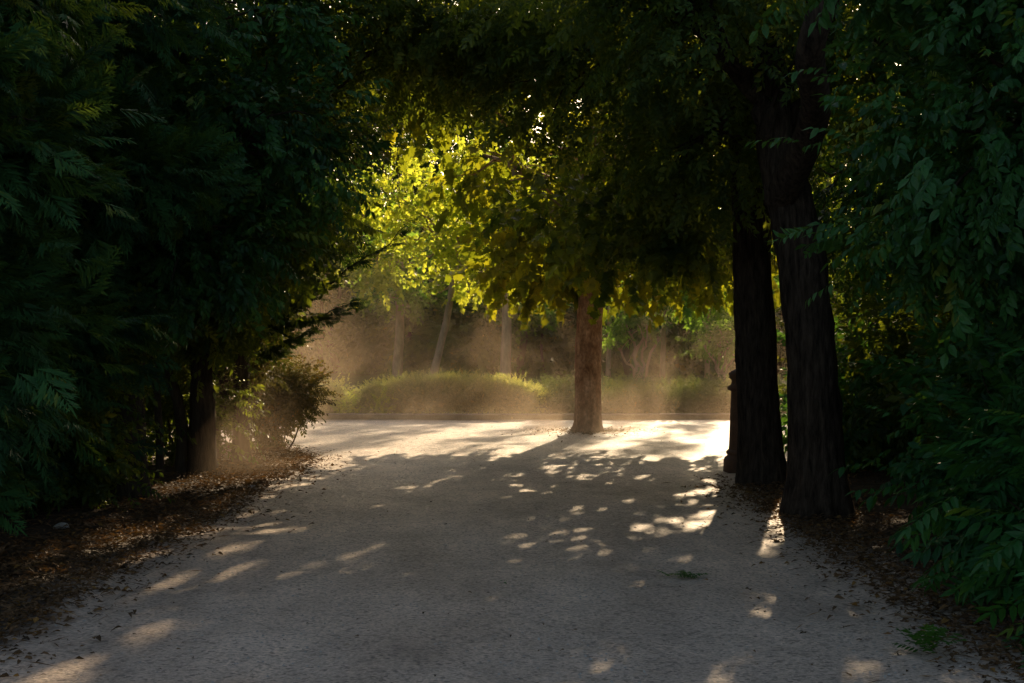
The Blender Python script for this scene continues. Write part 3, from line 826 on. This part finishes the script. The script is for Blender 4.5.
# the far wood: one uncountable mass of trees and undergrowth
wb = []
for x in np.arange(-34, 34, 1.9):
    y = 58 + 3 * math.sin(x * .7) + rng.uniform(-1, 1)
    wb.append((x, y, 1.9, 1.7, 1.5, 1.6, 34))
    wb.append((x + .7, y + 2.0, 4.2, 1.9, 1.7, 1.6, 30))
for x in np.arange(-36, 36, 2.6):
    y = 65 + 2 * math.sin(x * .5)
    hi = 15 if (x < -11 or x > 19) else 6.0
    z = 2.0
    while z < hi:
        wb.append((x + rng.uniform(-.7, .7), y + rng.uniform(-1, 1), z, 2.1, 2.0, 1.8, 26)); z += 2.2
for x in np.arange(-40, 46, 3.2):
    for z in np.arange(2.5, 20 if x < -1 else 14, 2.8):
        wb.append((x + rng.uniform(-1, 1), 92 + rng.uniform(-3, 3), z, 2.8, 2.4, 2.2, 46))
o, C = foliage('woodland', wb, T_FAR, 8, .5, .75, M['wood_leaf'], None, .8, .2, (.35, .28), 2.4, .8, zmin=.4)
tag(o, 'dark mass of trees and undergrowth closing off the far side of the lawn', None, None, 'stuff')
mb = MB()
for k in range(60):
    x = rng.uniform(-26, 26); y = rng.uniform(55.5, 63); z = lawn_z(x, y)
    mb.tube(curve([x, y, z - .1], [x + rng.uniform(-.6, .6), y, z + rng.uniform(4, 7)], 0, .3, 8, 500 + k), np.linspace(rng.uniform(.06, .2), .04, 8), 7)
tag(mb.build('woodland_trunks', M['bark_stem']), 'thin dark trunks standing inside the far wood', None, None, 'stuff')
# tall flanking trees that close the sides
for k, (x, y, lab) in enumerate([(-12, 33, 'tall dark tree beyond the clearing on the left'), (-9.5, 27.5, 'tall dark tree at the left end of the clearing'), (15.5, 29, 'tall dark tree at the right end of the clearing'), (9.0, 19.5, 'dense dark tree right of the clearing behind the thicket'), (7.2, 14.5, 'dense dark tree behind the right-hand privets'), (12, 24, 'dense dark tree in the right background'), (17, 40, 'tall dark tree far in the right background, seen only through leaf gaps')]):
    bg = [(x, y, 3.2, 2.6, 2.3, 2.3, 100), (x + .5, y, 6.6, 2.9, 2.6, 2.2, 100), (x, y, 9.6, 2.3, 2.2, 1.8, 60)]
    if 3 <= k < 6: bg = [(x, y, 2.6, 2.2, 2.0, 2.2, 100), (x, y, 5.6, 2.4, 2.2, 1.9, 90)]
    simple_tree('oak_tree', lab, 'tree', [[x, y, -.1], [x, y, 1.5], [x, y, 3.5], [x, y, 6]], [.22, .2, .17, .08], bg, T_FAR, 9, .4, .5, M['dark_leaf'], M['bark_dark'], seed=120 + k, every=6, r0=.08, zmin=.1)

# ------------------------------------------------------------------ small things on the path
def small_plant(name, label, cat, loc, n, size, mat, up=.8, Ts=T_COMP, seed=1):
    g = np.random.default_rng(seed)
    a = g.uniform(0, 6.28, n)
    D = np.stack([np.cos(a), np.sin(a), g.uniform(up * .4, up * 1.6, n)], -1)
    P = np.array(loc) + np.stack([g.normal(0, .03, n), g.normal(0, .03, n), g.uniform(0, .06, n)], -1)
    o = scatter(name, Ts, P, D, np.tile([0, 0, 1.0], (n, 1)) + g.normal(size=(n, 3)) * .2, size * g.uniform(.6, 1.2, n), g.normal(.5, .2, n), mat)
    return tag(o, label, cat)


w = at(931, 655, 7.2)
small_plant('weed', 'small leafy green weed growing at the right path edge', 'weed', (w[0], 7.2, .02), 16, .17, M['green_sprig'], .9, seed=3)
w = at(105, 490, 14.6)
small_plant('seedling', 'pale yellow-green seedling in the left leaf litter', 'seedling', (w[0] + .1, 14.0, .04), 14, .32, M['fresh_leaf'], 1.6, T_GLOSSY, 4)
w = at(678, 580, 9.53)
n = 16
D = np.stack([rng.uniform(-1, 1, n), rng.normal(0, .4, n), rng.uniform(.0, .3, n)], -1)
tag(scatter('fallen_sprig', T_COMP, np.array([w[0], 9.53, .035]) + rng.normal(size=(n, 3)) * [.045, .04, .006], D, np.tile([0, 0, 1.0], (n, 1)), rng.uniform(.06, .13, n), rng.normal(.6, .2, n), M['green_sprig']),
    'bright green fallen leafy sprig lying on the gravel', 'sprig')
w = at(502, 586, 9.3)
n = 3
tag(scatter('fallen_leaf', [OV], np.array([w[0], 9.3, .03]) + rng.normal(size=(n, 3)) * [.01, .01, .004], norm(rng.normal(size=(n, 3)) * [1, 1, .3]), np.tile([0, 0, 1.0], (n, 1)), np.full(n, .045), np.full(n, .2), M['green_sprig']),
    'tiny curled dark green leaf in the middle of the path', 'leaf')


def twig(label, a, b, r, seed):
    mb = MB(); mb.tube(curve(a, b, .02, .4, 9, seed), np.linspace(r, r * .5, 9), 7)
    tag(mb.build('twig', M['twig'], None), label, 'twig')


twig('pale broken twig leaning in the dark left thicket', at(128, 450, 14.6), at(143, 461, 14.3), .012, 1)
twig('pale stick lying beside the dusty sunbeam on the left', np.r_[at(176, 470, 17.6)[:2], .06], np.r_[at(192, 472, 17.5)[:2], .07], .016, 2)
twig('thin curved twig on the litter under the right thicket', np.r_[at(895, 622, 8.1)[:2], .05], np.r_[at(935, 628, 7.9)[:2], .05], .008, 3)


def stone(label, loc, s, seed):
    g = np.random.default_rng(seed)
    n, m = 14, 9
    V = []
    for i in range(m):
        ph = PI * i / (m - 1)
        for j in range(n):
            th = 2 * PI * j / n
            d = np.array([math.sin(ph) * math.cos(th), math.sin(ph) * math.sin(th), math.cos(ph)])
            r = 1 + .18 * math.sin(3 * d[0] + seed) + .14 * math.cos(4 * d[1] + 2 * d[2] + seed) + g.normal(0, .02)
            V.append(np.array(loc) + d * r * np.array(s))
    F = [[i * n + j, (i + 1) * n + j, (i + 1) * n + (j + 1) % n, i * n + (j + 1) % n] for i in range(m - 1) for j in range(n)]
    mb = MB(); mb.add(V, F)
    tag(mb.build('stone', M['stone']), label, 'stone')


w = at(62, 533, 11.9); stone('pale flat stone among the leaves on the left verge', (w[0], 11.9, .05), (.075, .06, .03), 2)
w = at(252, 492, 15.2); stone('small pale stone on the left path edge below the dusty sunbeam', (w[0], 15.2, .04), (.04, .035, .025), 5)

# ------------------------------------------------------------------ dust in the air
def dust(name, label, c, h, dens, fall, seed, nscale=.8, power=2.0):
    """a bounded cloud of dust: soft towards its hull, thicker near the ground, patchy"""
    m, N, L = new_mat(name)
    out = N.new('ShaderNodeOutputMaterial')
    v = N.new('ShaderNodeVolumeScatter'); v.inputs['Color'].default_value = (1.0, .76, .53, 1); v.inputs['Anisotropy'].default_value = .62
    tc = N.new('ShaderNodeTexCoord')

    def math_(op, a, b=None):
        n_ = N.new('ShaderNodeMath'); n_.operation = op
        for i_, q_ in enumerate((a, b)):
            if q_ is None: continue
            if isinstance(q_, (int, float)): n_.inputs[i_].default_value = q_
            else: L.new(q_, n_.inputs[i_])
        return n_.outputs[0]
    nz = N.new('ShaderNodeTexNoise'); nz.inputs['Scale'].default_value = nscale; nz.inputs['Detail'].default_value = 3
    nz.noise_dimensions = '4D'; nz.inputs['W'].default_value = seed
    L.new(tc.outputs['Object'], nz.inputs['Vector'])
    mr = N.new('ShaderNodeMapRange'); mr.inputs[1].default_value = .36; mr.inputs[2].default_value = .64; mr.inputs[3].default_value = .35; mr.inputs[4].default_value = 1.0
    L.new(nz.outputs['Fac'], mr.inputs[0])
    sx = N.new('ShaderNodeSeparateXYZ'); L.new(tc.outputs['Object'], sx.inputs[0])
    zz = math_('ADD', sx.outputs[2], h[2])
    ez = math_('POWER', 2.718, math_('MULTIPLY', zz, -1.0 / fall))
    ex = math_('MAXIMUM', math_('SUBTRACT', 1.0, math_('POWER', math_('ABSOLUTE', math_('DIVIDE', sx.outputs[0], h[0])), power)), 0.0)
    ey = math_('MAXIMUM', math_('SUBTRACT', 1.0, math_('POWER', math_('ABSOLUTE', math_('DIVIDE', sx.outputs[1], h[1])), 2.0)), 0.0)
    et = math_('MAXIMUM', math_('SUBTRACT', 1.0, math_('POWER', math_('DIVIDE', zz, 2 * h[2]), 2.0)), 0.0)
    d = math_('MULTIPLY', math_('MULTIPLY', mr.outputs[0], math_('MULTIPLY', ez, et)), math_('MULTIPLY', ex, ey))
    L.new(math_('MULTIPLY', d, dens), v.inputs['Density'])
    L.new(v.outputs[0], out.inputs['Volume'])
    n = 40
    V = []
    for zz_ in (-1, 1):
        for j in range(n):
            th = 2 * PI * j / n
            s = lambda q: math.copysign(abs(q) ** .3, q)
            V.append([s(math.cos(th)) * h[0], s(math.sin(th)) * h[1], zz_ * h[2]])
    V += [[0, 0, -h[2]], [0, 0, h[2]]]
    F = [[j, (j + 1) % n, n + (j + 1) % n, n + j] for j in range(n)]
    F += [[(j + 1) % n, j, 2 * n, 2 * n] for j in range(n)] + [[n + j, n + (j + 1) % n, 2 * n + 1, 2 * n + 1] for j in range(n)]
    mb = MB(); mb.add(V, F)
    o = mb.build(name, m); o.location = c
    return tag(o, label, None, None, 'stuff')


dust('dust_haze', 'thin golden dust hanging over the whole sunlit clearing', (.2, 22.6, 1.45), (7.5, 4.6, 1.5), .014, 1.2, 1.0, .5, 4)
dust('dust_haze', 'curtain of dust along the kerb, striped by sunbeams', (.2, 27.75, 1.85), (7.4, .5, 1.9), .22, 1.7, 3.0, .9, 4)
dust('dust_haze', 'thick plume of dust at the left mouth of the clearing', (-3.8, 26.2, 2.25), (2.8, .9, 2.3), .105, 4.0, 5.0, .7, 2)
dust('dust_haze', 'puff of dust swirling around the foot of the plane tree', (1.3, 24.1, .55), (1.6, .9, .6), .5, .5, 7.0, 1.5, 2)
dust('dust_haze', 'short dusty sunbeam low in the left thicket', (-3.5, 17.2, .8), (1.0, 1.1, .85), .17, 1.0, 9.0, 1.2, 2)

# ------------------------------------------------------------------ light, sky, camera
SUN_AZ = math.atan2(.21, 1.0)
SUN_EL = R(19.5)
w = bpy.data.worlds.new('World'); sc.world = w; w.use_nodes = True
nt = w.node_tree; nt.nodes.clear()
wo = nt.nodes.new('ShaderNodeOutputWorld'); bgn = nt.nodes.new('ShaderNodeBackground'); sky = nt.nodes.new('ShaderNodeTexSky')
sky.sky_type = 'NISHITA'; sky.sun_disc = False; sky.sun_elevation = SUN_EL; sky.sun_rotation = SUN_AZ
sky.air_density = 1.0; sky.dust_density = 3.0; sky.ozone_density = .4
bgn.inputs['Strength'].default_value = .15
nt.links.new(sky.outputs[0], bgn.inputs[0]); nt.links.new(bgn.outputs[0], wo.inputs[0])
ld = bpy.data.lights.new('sun', 'SUN'); ld.energy = 7.6; ld.angle = R(.5); ld.color = (1.0, .745, .46)
lo = bpy.data.objects.new('sun', ld); col.objects.link(lo)
dv = Vector((math.sin(SUN_AZ) * math.cos(SUN_EL), math.cos(SUN_AZ) * math.cos(SUN_EL), math.sin(SUN_EL)))
lo.rotation_euler = dv.to_track_quat('Z', 'Y').to_euler(); lo.location = (10, 40, 20)

cd = bpy.data.cameras.new('camera'); cd.lens = 50; cd.sensor_width = 36; cd.clip_end = 3000; cd.clip_start = .05
cam = bpy.data.objects.new('camera', cd); col.objects.link(cam)
cam.location = (0, 0, CAM_H); cam.rotation_euler = (R(90), 0, 0)
cd.dof.use_dof = False
sc.camera = cam

sc.view_settings.view_transform = 'Standard'; sc.view_settings.look = 'None'; sc.view_settings.exposure = 0; sc.view_settings.gamma = 1
cy = sc.cycles
cy.use_denoising = True
cy.max_bounces = 6; cy.diffuse_bounces = 3; cy.glossy_bounces = 2; cy.transmission_bounces = 4; cy.volume_bounces = 1; cy.transparent_max_bounces = 32
cy.volume_step_rate = .5
cy.sample_clamp_indirect = 4
# place every thing's empty at the foot of its parts
for o in list(col.objects):
    if o.type == 'EMPTY' and 'base' in o:
        b = Vector(o['base']); o.location = b
        for c in o.children:
            c.location = c.location - b
        del o['base']
print('tris', sum(len(o.data.polygons) for o in col.objects if o.type == 'MESH'))
